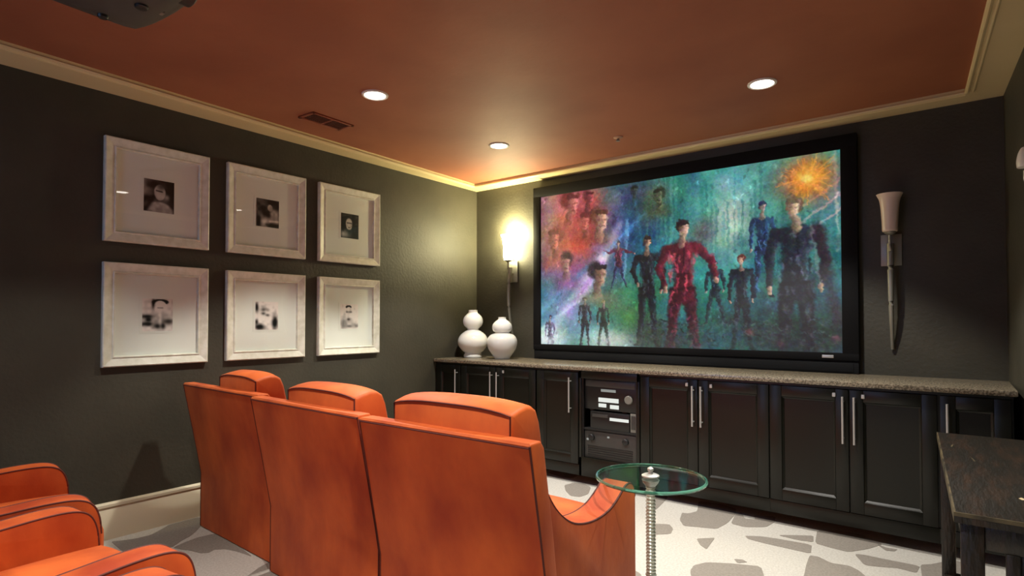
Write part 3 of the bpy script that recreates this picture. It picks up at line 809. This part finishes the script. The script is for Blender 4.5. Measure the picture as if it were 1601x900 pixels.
cr = RX(3.845) - .01
t = obj('countertop', box(new(), LX + .003, cr - .02, 3.848, FY - .003, .887, .9165, .006), M['granite'])
t['label'] = 'long brown speckled granite countertop running the full width below the screen'; t['category'] = 'countertop'

# ------------------------------------------------------------------ vases
def vase(x, y, prof, label):
    t = obj('vase', lathe(new(), prof, 48), M['ceramic'], ang=70)
    t.location = (x, y, .917); t['label'] = label; t['category'] = 'vase'; t['group'] = 'double gourd vases'
    return t
def smooth_prof(pts, n=6):
    out_ = []
    P = [pts[0]] + pts + [pts[-1]]
    for i in range(1, len(P) - 2):
        for k in range(n):
            t = k / n
            out_.append(tuple(.5 * ((2 * P[i][j]) + (-P[i - 1][j] + P[i + 1][j]) * t + (2 * P[i - 1][j] - 5 * P[i][j] + 4 * P[i + 1][j] - P[i + 2][j]) * t * t + (-P[i - 1][j] + 3 * P[i][j] - 3 * P[i + 1][j] + P[i + 2][j]) * t ** 3) for j in (0, 1)))
    out_.append(pts[-1])
    return [(max(r, .001), z) for r, z in out_]
S = 1.0
vase(-3.74, 4.20, smooth_prof([(.075, 0), (.088, .002), (.090, .02), (.082, .045), (.105, .065), (.142, .115), (.148, .165), (.125, .215), (.085, .250), (.056, .268), (.060, .282), (.088, .31), (.098, .35), (.088, .39), (.062, .42), (.046, .435), (.044, .455), (.046, .460), (.036, .460), (.034, .44)]),
     'taller white double gourd vase on a flared foot, nearest the corner')
vase(-3.375, 4.20, smooth_prof([(.062, 0), (.072, .003), (.075, .012), (.098, .045), (.128, .09), (.142, .14), (.138, .185), (.112, .222), (.072, .240), (.066, .246), (.086, .262), (.094, .292), (.086, .325), (.062, .352), (.040, .368), (.036, .384), (.038, .388), (.028, .388), (.026, .37)]),
     'shorter white double gourd vase, nearer the screen')

# ------------------------------------------------------------------ wall sconces
def sconce(x, y, ztop, lit, label, rz=0):
    """origin at the wall; the fitting projects to -y; ztop is the shade's rim"""
    t = thing('wall_sconce', label, 'wall lamp', (x, y, 0), rz, 'torch shaped wall sconces')
    z = ztop
    obj('back_plate', box(new(), -.058, .058, -.014, 0, z - .455, z - .250, .003), M['iron'], t)
    b = new()
    pts = []
    for i in range(25):
        u = i / 24
        zz = z - .315 - u * .68
        yy = -.055 - .045 * math.sin(u * math.pi) + .042 * u
        pts.append((0, yy, zz))
    tube(b, pts, .01, 12, rfun=lambda u: .021 - .011 * u)
    obj('stem', b, M['iron'], t, label='long tapering metal stem')
    b = new()
    tube(b, [(0, -.012, z - .37), (0, -.045, z - .375), (0, -.085, z - .36), (0, -.088, z - .32), (0, -.088, z - .255)], .009, 10)
    lathe(b, [(.014, z - .262), (.03, z - .252), (.034, z - .245), (.034, z - .238)], 24, (0, -.088, 0))
    obj('arm', b, M['iron'], t)
    prof = smooth_prof([(.030, z - .240), (.042, z - .238), (.044, z - .20), (.047, z - .14), (.051, z - .08), (.058, z - .035), (.070, z - .006), (.073, z)])
    prof += [(.070, z), (.055, z - .038), (.047, z - .09), (.042, z - .15), (.038, z - .225), (.002, z - .23)]
    sh = obj('lamp_shade', lathe(new(), prof, 40, (0, -.088, 0), caps=False), M['shade_lit'] if lit else M['frost'], t, ang=60)
    sh['label'] = 'glowing flared glass shade' if lit else 'unlit frosted flared shade'
    if lit:
        l = bpy.data.lights.new('sconce_bulb', 'POINT'); l.energy = SCONCE_W; l.color = SCONCE_COL; l.shadow_soft_size = .03
        lo = bpy.data.objects.new('sconce_bulb', l); col.objects.link(lo); lo.parent = t; lo.location = (0, -.105, z + .05)
    return t
sconce(-3.445, FY - .002, 2.105, True, 'lit torch shaped wall sconce glowing yellow above the vases, left of the screen')
sconce(-.335, FY - .002, 2.083, False, 'unlit torch shaped wall sconce on the dark wall right of the screen')

# small fitting on the right wall, cut by the frame edge
t = thing('wall_fixture', 'small pale dome fitting on a bracket high on the right wall', 'wall fixture', (RX(3.42) + .006, 3.42, 1.945), TH)
obj('bracket', box(box(new(), -.042, -.001, -.055, .055, -.010, .012, .003), -.010, -.001, -.045, .045, -.09, .05, .002), M['white'], t)
obj('dome', lathe(new(), smooth_prof([(.034, .013), (.036, .04), (.030, .075), (.018, .10), (.002, .104)]), 28, (-.044, 0, 0)), M['white'], t)
obj('bracket_hook', tube(new(), [(-.05, -.04, -.01), (-.05, -.02, -.045), (-.05, .0, -.05), (-.02, 0, -.055), (-.006, 0, -.05)], .007, 8), M['white'], t)

# outlet at the left edge
t = thing('wall_outlet', 'white outlet plate low on the left wall behind the rear recliners', 'outlet', (LX, .66, .505))
obj('cover_plate', box(new(), .0005, .007, -.035, .035, -.057, .057, .003), M['white'], t)
for dz in (-.022, .022): obj('socket', box(new(), .005, .009, -.016, .016, dz - .014, dz + .014, .003), M['metal_light'], t)

# ------------------------------------------------------------------ ceiling vent, sprinkler, projector
t = thing('ceiling_vent', 'rust coloured air vent in the ceiling near the left wall', 'vent', (-3.385, 2.30, CZ), R(2))
b = new()
W, D = .17, .33
for a in ((-W / 2, W / 2, -D / 2, -D / 2 + .022), (-W / 2, W / 2, D / 2 - .022, D / 2), (-W / 2, -W / 2 + .022, -D / 2, D / 2), (W / 2 - .022, W / 2, -D / 2, D / 2)):
    box(b, a[0], a[1], a[2], a[3], -.009, -.0005, .002)
obj('vent_frame', b, M['vent_paint'], t)
obj('duct_opening', box(new(), -W / 2 + .02, W / 2 - .02, -D / 2 + .02, D / 2 - .02, -.0025, -.0005), M['vent_dark'], t)
obj('divider', box(new(), -W / 2 + .02, W / 2 - .02, -.006, .006, -.010, -.002), M['vent_paint'], t)
for i in range(6):
    x = -W / 2 + .035 + i * .02
    s_ = box(new(), -.0075, .0075, -D / 2 + .022, D / 2 - .022, -.001, .001)
    bmesh.ops.rotate(s_, cent=(0, 0, 0), matrix=Matrix.Rotation(R(38), 3, 'Y'), verts=s_.verts[:])
    bmesh.ops.translate(s_, vec=(x, 0, -.0065), verts=s_.verts[:])
    obj('slat', s_, M['vent_paint'], t)

t = thing('fire_sprinkler', 'small round sprinkler head in the ceiling above the screen', 'sprinkler', (-1.975, 3.83, CZ))
obj('escutcheon', lathe(new(), [(.034, 0), (.034, -.004), (.022, -.010), (.010, -.011)], 28), mat('beige enamel', (176, 140, 112), .4), t)
b = lathe(new(), [(.007, -.010), (.007, -.026), (.016, -.028), (.016, -.030)], 16)
tube(b, [(-.010, 0, -.012), (-.012, 0, -.02), (-.006, 0, -.028)], .002, 6); tube(b, [(.010, 0, -.012), (.012, 0, -.02), (.006, 0, -.028)], .002, 6)
obj('sprinkler_head', b, M['iron'], t)

t = thing('projector', 'dark grey projector hanging from the ceiling at upper left of view', 'projector', (-2.10, .62, 2.30), R(2))
bm_ = new()
soft(bm_, (0, 0, .075), (.46, .40, .15), .06, (0, .035, .01), 8)
obj('case', bm_, M['proj'], t)
lr = lathe(new(), [(.060, .18), (.060, .215), (.052, .222), (.050, .205), (.002, .205)], 36, (.105, 0, .075), 'y', caps=False)
obj('lens_ring', lr, M['plastic_black'], t)
obj('lens', lathe(new(), [(.050, .206), (.035, .214), (.002, .218)], 32, (.105, 0, .075), 'y', caps=False), M['lens'], t)
for (x, y, r) in ((.02, .10, .020), (-.15, .05, .016)):
    obj('foot', lathe(new(), [(r, .004), (r, -.012), (r * .8, -.016)], 20, (x, y, 0)), M['plastic_black'], t)
obj('cable_recess', box(new(), .12, .20, .03, .12, -.008, .01, .003), M['plastic_black'], t)
obj('button', box(new(), -.01, .012, .155, .175, .002, .012, .002), M['metal_light'], t)
b = new()
for i in range(7): box(b, .228, .236, -.14 + i * .03, -.125 + i * .03, .04, .11)
obj('vent_grille', b, M['plastic_black'], t)
obj('mount_pole', lathe(new(), [(.02, .14), (.02, CZ - 2.30 - .02), (.06, CZ - 2.30 - .018), (.06, CZ - 2.30)], 24), M['plastic_black'], t)
l = bpy.data.lights.new('projector_beam', 'SPOT'); l.energy = PROJ_W; l.color = (.35, .5, 1.0); l.spot_size = R(56); l.spot_blend = .5; l.shadow_soft_size = .05
lo = bpy.data.objects.new('projector_beam', l); col.objects.link(lo); lo.parent = t
lo.location = (.105, .24, .075); lo.rotation_euler = (R(90 - 17), 0, R(-4))

# ------------------------------------------------------------------ recliners
ARM_F = [(-.095, .880), (-.045, .795), (.0, .715), (.06, .645), (.14, .59), (.23, .562), (.33, .553), (.42, .563), (.49, .590), (.545, .620), (.590, .622), (.620, .600), (.632, .56), (.634, .05)]
ARM_R = [(-.095, .880), (-.04, .79), (.0, .72), (.06, .655), (.14, .615), (.23, .600), (.34, .605), (.46, .613), (.54, .612), (.585, .600), (.612, .575), (.628, .53), (.634, .47), (.634, .05)]
def recliner(x0, x1, y0, rz, label, group, cush, arm, aw=.125, dz=0, lean=0.0, ztop=.975, loose=None):
    """x0..x1 the shell, y0 the rear foot of the shell, cush = (x0,x1) of the head cushion, all in room metres before the turn"""
    cx = (x0 + x1) / 2; w = x1 - x0; hw = w / 2
    t = thing('recliner', label, 'armchair', (cx, y0, .003), rz, group)
    def L(yz, zl=.5): return [(y - lean * max(0, (z - zl)), z) for y, z in yz]
    sh = L([(.0, .004), (.0, .33), (-.055, .62), (-.108, .885), (-.102, .893), (-.048, .893), (-.030, .87), (.02, .6), (.06, .33), (.06, .004)])
    b = new()
    prism_x(b, sh, -hw, hw, .007)
    obj('back_shell', b, M['suede'], t)
    b = new()
    for s_ in (-1, 1):
        tube(b, [(s_ * (hw - .003), y + .001, z) for y, z in sh[:4]], .0036, 6)
    tube(b, [(-hw + .004, sh[3][0], sh[3][1] - .006), (hw - .004, sh[3][0], sh[3][1] - .006)], .003, 6)
    obj('piping', b, M['piping'], t, label='dark piping along the shell edges')
    crown = [(y, z + dz * min(1, max(0, (.9 - z) * 4))) for y, z in smooth_yz(L(arm[:-1], .68), 4)]
    back = [(.03, .05), (.03, .33), (-.03, .62)] if not lean else [(.03, .05), (.03, .33), (-.06, .60)]
    pr = crown + [(arm[-1][0], arm[-1][1])] + back
    for s_ in (-1, 1):
        xa, xb = (hw - aw, hw - .004) if s_ > 0 else (-hw + .004, -hw + aw)
        a_ = obj('arm', prism_x(new(), pr, xa, xb, .010), M['suede'], t)
        b = new()
        for xx in (xa + .003, xb - .003):
            tube(b, [(xx, y, z - .002) for y, z in crown], .0040, 6)
        obj('piping', b, M['piping'], a_, label='dark piping along the arm edges')
    ix = hw - aw - .004
    b = new(); soft(b, (0, .37, .385 + dz), (2 * ix, .60, .20), .06, (0, .01, .03))
    obj('seat_cushion', b, M['suede'], t)
    obj('footrest_panel', box(new(), -ix, ix, .585, .632, .06, .295 + dz, .014, 3), M['suede'], t)
    obj('base', box(new(), -ix, ix, .05, .58, .0, .28 + dz), M['plastic_black'], t)
    c0, c1_ = cush[0] - cx, cush[1] - cx
    b = new()
    mx = Matrix.Rotation(R(12 + lean * 40), 4, 'X')
    soft(b, ((c0 + c1_) / 2, .085 - lean * .15, .60), (c1_ - c0 - .004, .16, .44), .05, (0, .02, 0), mx=mx)
    obj('back_cushion', b, M['suede'], t)
    # box shaped head cushion: arched rear panel, crowned top, rolled front
    hwc = (c1_ - c0) / 2; cc = (c0 + c1_) / 2
    NX, b = 14, bmesh.new()
    sec = [(-.046, -.20, 0), (-.046, -.024, 0), (-.040, -.018, .3), (0, -.006, 1), (.035, .0, 1), (.068, -.004, 1), (.094, -.020, .8), (.112, -.060, .5), (.128, -.13, .2), (.135, -.20, 0)]
    rows = []
    for i in range(NX + 1):
        u = -1 + 2 * i / NX
        arch = -.020 * abs(u) ** 3
        row = []
        for k, (y, z, c) in enumerate(sec):
            sx = hwc * (u if abs(u) < 1 else math.copysign(1, u))
            zz = ztop + z + (arch if 0 < k < 9 else 0)
            row.append(b.verts.new((cc + sx, y - lean * .40 - .010 * (1 - u * u) * (k < 3) + .006 * (1 - u * u) * (k > 5), zz)))
        rows.append(row)
    for A, C in zip(rows, rows[1:]):
        for k in range(len(sec)):
            j = (k + 1) % len(sec); b.faces.new((A[k], A[j], C[j], C[k]))
    e0 = b.faces.new(rows[0]); e1 = b.faces.new(rows[-1])
    bmesh.ops.recalc_face_normals(b, faces=b.faces[:])
    es = [e for e in b.edges if e0 in e.link_faces or e1 in e.link_faces]
    rear = [(r_[1].co.copy()) for r_ in rows]
    bmesh.ops.bevel(b, geom=es, offset=.016, segments=3, profile=.5, affect='EDGES', clamp_overlap=True)
    hc = obj('head_cushion', b, M['suede'], t, ang=50)
    b = new()
    pts = [(cc + (p.x - cc) * (1 - .028), p.y - .001, p.z) for p in rear]
    tube(b, [(pts[0][0], pts[0][1], ztop - .19)] + pts + [(pts[-1][0], pts[-1][1], ztop - .19)], .0032, 6)
    obj('piping', b, M['piping'], hc)
    return t
def smooth_yz(pts, n):
    o_ = []
    P = [pts[0]] + list(pts) + [pts[-1]]
    for i in range(1, len(P) - 2):
        for k in range(n):
            t = k / n
            o_.append(tuple(.5 * ((2 * P[i][j]) + (-P[i - 1][j] + P[i + 1][j]) * t + (2 * P[i - 1][j] - 5 * P[i][j] + 4 * P[i + 1][j] - P[i + 2][j]) * t * t + (-P[i - 1][j] + 3 * P[i][j] - 3 * P[i + 1][j] + P[i + 2][j]) * t ** 3) for j in (0, 1)))
    return o_ + [pts[-1]]
G1, G2 = 'front row of orange recliners', 'rear row of orange recliners'
recliner(-3.722, -2.800, 1.634, R(-1.8), 'orange suede recliner seen from behind, nearest the picture wall', G1, (-3.37, -2.935), ARM_F, .13, ztop=.99)
recliner(-2.770, -1.885, 1.555, R(-1.8), 'orange suede recliner seen from behind, middle of the front row', G1, (-2.53, -1.985), ARM_F, .13, ztop=.985)
recliner(-1.848, -1.030, 1.520, R(.6), 'orange suede recliner seen from behind, beside the glass table', G1, (-1.72, -1.145), ARM_F, .115, ztop=1.0)
recliner(-3.46, -2.640, .196, R(-6.5), 'rear row orange recliner nearest the left wall, only its arms in view', G2, (-3.31, -2.76), ARM_R, .112, -.006)
recliner(-2.500, -1.740, .125, R(5), 'rear row orange recliner whose seat shows at lower left, between two rounded arms', G2, (-2.37, -1.87), ARM_R, .112, -.006)
recliner(-1.675, -.935, .135, R(8), 'rear row orange recliner whose left arm tip shows at the bottom edge', G2, (-1.55, -1.06), ARM_R, .112, -.01, lean=.8, ztop=.86)

# ------------------------------------------------------------------ glass side table
gx, gy, gz = -.960, 2.125, .660
t = thing('glass_side_table', 'round glass side table on a ribbed column beside the front recliner', 'side table', (gx, gy, 0))
obj('table_top', lathe(new(), [(.001, gz - .010), (.208, gz - .010), (.208, gz), (.001, gz)], 72), M['table_glass'], t, label='clear round glass top')
obj('glass_rim', lathe(new(), [(.206, gz - .011), (.212, gz - .010), (.2145, gz - .005), (.212, gz), (.206, gz + .001)], 72, caps=False), M['glass_edge'], t, label='green polished glass edge')
obj('hub', lathe(new(), [(.034, gz + .001), (.034, gz + .006), (.026, gz + .010), (.010, gz + .012), (.008, gz + .020), (.012, gz + .026), (.012, gz + .032), (.004, gz + .038)], 32), M['steel'], t)
obj('lower_collar', lathe(new(), [(.016, gz - .04), (.030, gz - .022), (.034, gz - .0115)], 28), M['steel'], t)
prof = []
z = gz - .035; i = 0
while z > .30:
    prof += [(.0150, z), (.0195, z - .005), (.0195, z - .008), (.0150, z - .0125)]
    z -= .0135
n_ = 0
while z > .045:
    u = (.30 - z) / .255
    r_ = .0175 + .035 * u ** 2.2
    prof += [(r_, z), (r_ + .004, z - .006), (r_ + .004, z - .009), (r_, z - .0145)]
    z -= .0155
obj('column', lathe(new(), prof, 28), M['crystal'], t, label='ribbed pale glass column')
obj('base', lathe(new(), [(.001, .001), (.145, .001), (.148, .010), (.13, .018), (.07, .032), (.050, .048), (.001, .05)], 48), M['steel'], t)

# ------------------------------------------------------------------ dark console table
t = thing('console_table', 'distressed black wooden console table against the right wall', 'console table', (0, 0, 0))
ty0, ty1, tz = 1.985, 3.358, .750
def TX(y): return -.014 - SL * (y - ty0) * .90       # left edge
def top_poly(o0, o1): return [(TX(ty0) + o0, ty0 + o1), (RX(ty0) - .025, ty0 + o1), (RX(ty1) - .025, ty1), (TX(ty1) + o0, ty1)]
pt = bmesh.new()
prism_z(pt, top_poly(0, 0), tz - .028, tz)
obj('table_top', pt, M['old_wood'], t)
b = new()
prism_z(b, [(TX(ty0) - .0012, ty0 - .0012), (TX(ty0) + .0035, ty0 + .003), (TX(ty1) + .0035, ty1), (TX(ty1) - .0012, ty1)], tz - .027, tz + .0008)
prism_z(b, [(TX(ty0) - .0012, ty0 - .0012), (RX(ty0) - .026, ty0 - .0012), (RX(ty0) - .026, ty0 + .003), (TX(ty0) + .0035, ty0 + .003)], tz - .010, tz + .0008)
obj('worn_edge', b, M['edge'], t, label='rubbed pale edge of the top')
prism = prism_z(new(), [(.135, 2.250), (.142, 2.235), (.150, 2.236), (.156, 2.222), (.166, 2.228), (.160, 2.245), (.148, 2.252), (.141, 2.262)], tz, tz + .0010)
obj('worn_spot', prism, M['worn'], t, label='small bare patch where the finish has chipped')
b = new()
for pl in ([(.03, 2.83), (.036, 2.79), (.042, 2.74), (.046, 2.745), (.038, 2.80)], [(-.03, 3.0), (-.026, 3.05), (-.02, 3.06), (-.024, 3.0)]):
    prism_z(b, pl, tz, tz + .0007)
obj('scratch', b, M['edge'], t)
def post(x, y, s_, z0=.0, z1=tz - .028): return box(new(), x, x + s_, y, y + s_, z0, z1, .004)
L0, L1 = TX(ty0) + .012, TX(ty1) + .012
for x, y in ((L0, ty0 + .015), (L1, ty1 - .07), (RX(ty0) - .095, ty0 + .015), (RX(ty1) - .095, ty1 - .07)):
    obj('leg', post(x, y, .052, 0.002), M['old_wood'], t)
b = new()
prism_z(b, [(L0 + .008, ty0 + .067), (L0 + .030, ty0 + .067), (L1 + .030, ty1 - .07), (L1 + .008, ty1 - .07)], tz - .11, tz - .028)
obj('apron', b, M['old_wood'], t)
obj('apron', box(new(), L0 + .052, RX(ty0) - .095, ty0 + .022, ty0 + .044, tz - .095, tz - .028, .003), M['old_wood'], t)
obj('end_panel', box(new(), L0 + .105, RX(ty0) - .096, ty0 + .026, ty0 + .046, .10, tz - .094, .004), M['old_wood'], t)
obj('end_stile', box(new(), L0 + .095, L0 + .125, ty0 + .018, ty0 + .048, .03, tz - .094, .004), M['old_wood'], t)
obj('end_stile', box(new(), L0 + .150, L0 + .172, ty0 + .020, ty0 + .030, .10, tz - .094, .003), M['edge'], t)
prism = prism_z(new(), [(L0 + .006, ty0 + .03), (RX(ty0) - .06, ty0 + .03), (RX(ty1) - .06, ty1 - .03), (L1 + .006, ty1 - .03)], .10, .122)
obj('lower_shelf', prism, M['old_wood'], t)
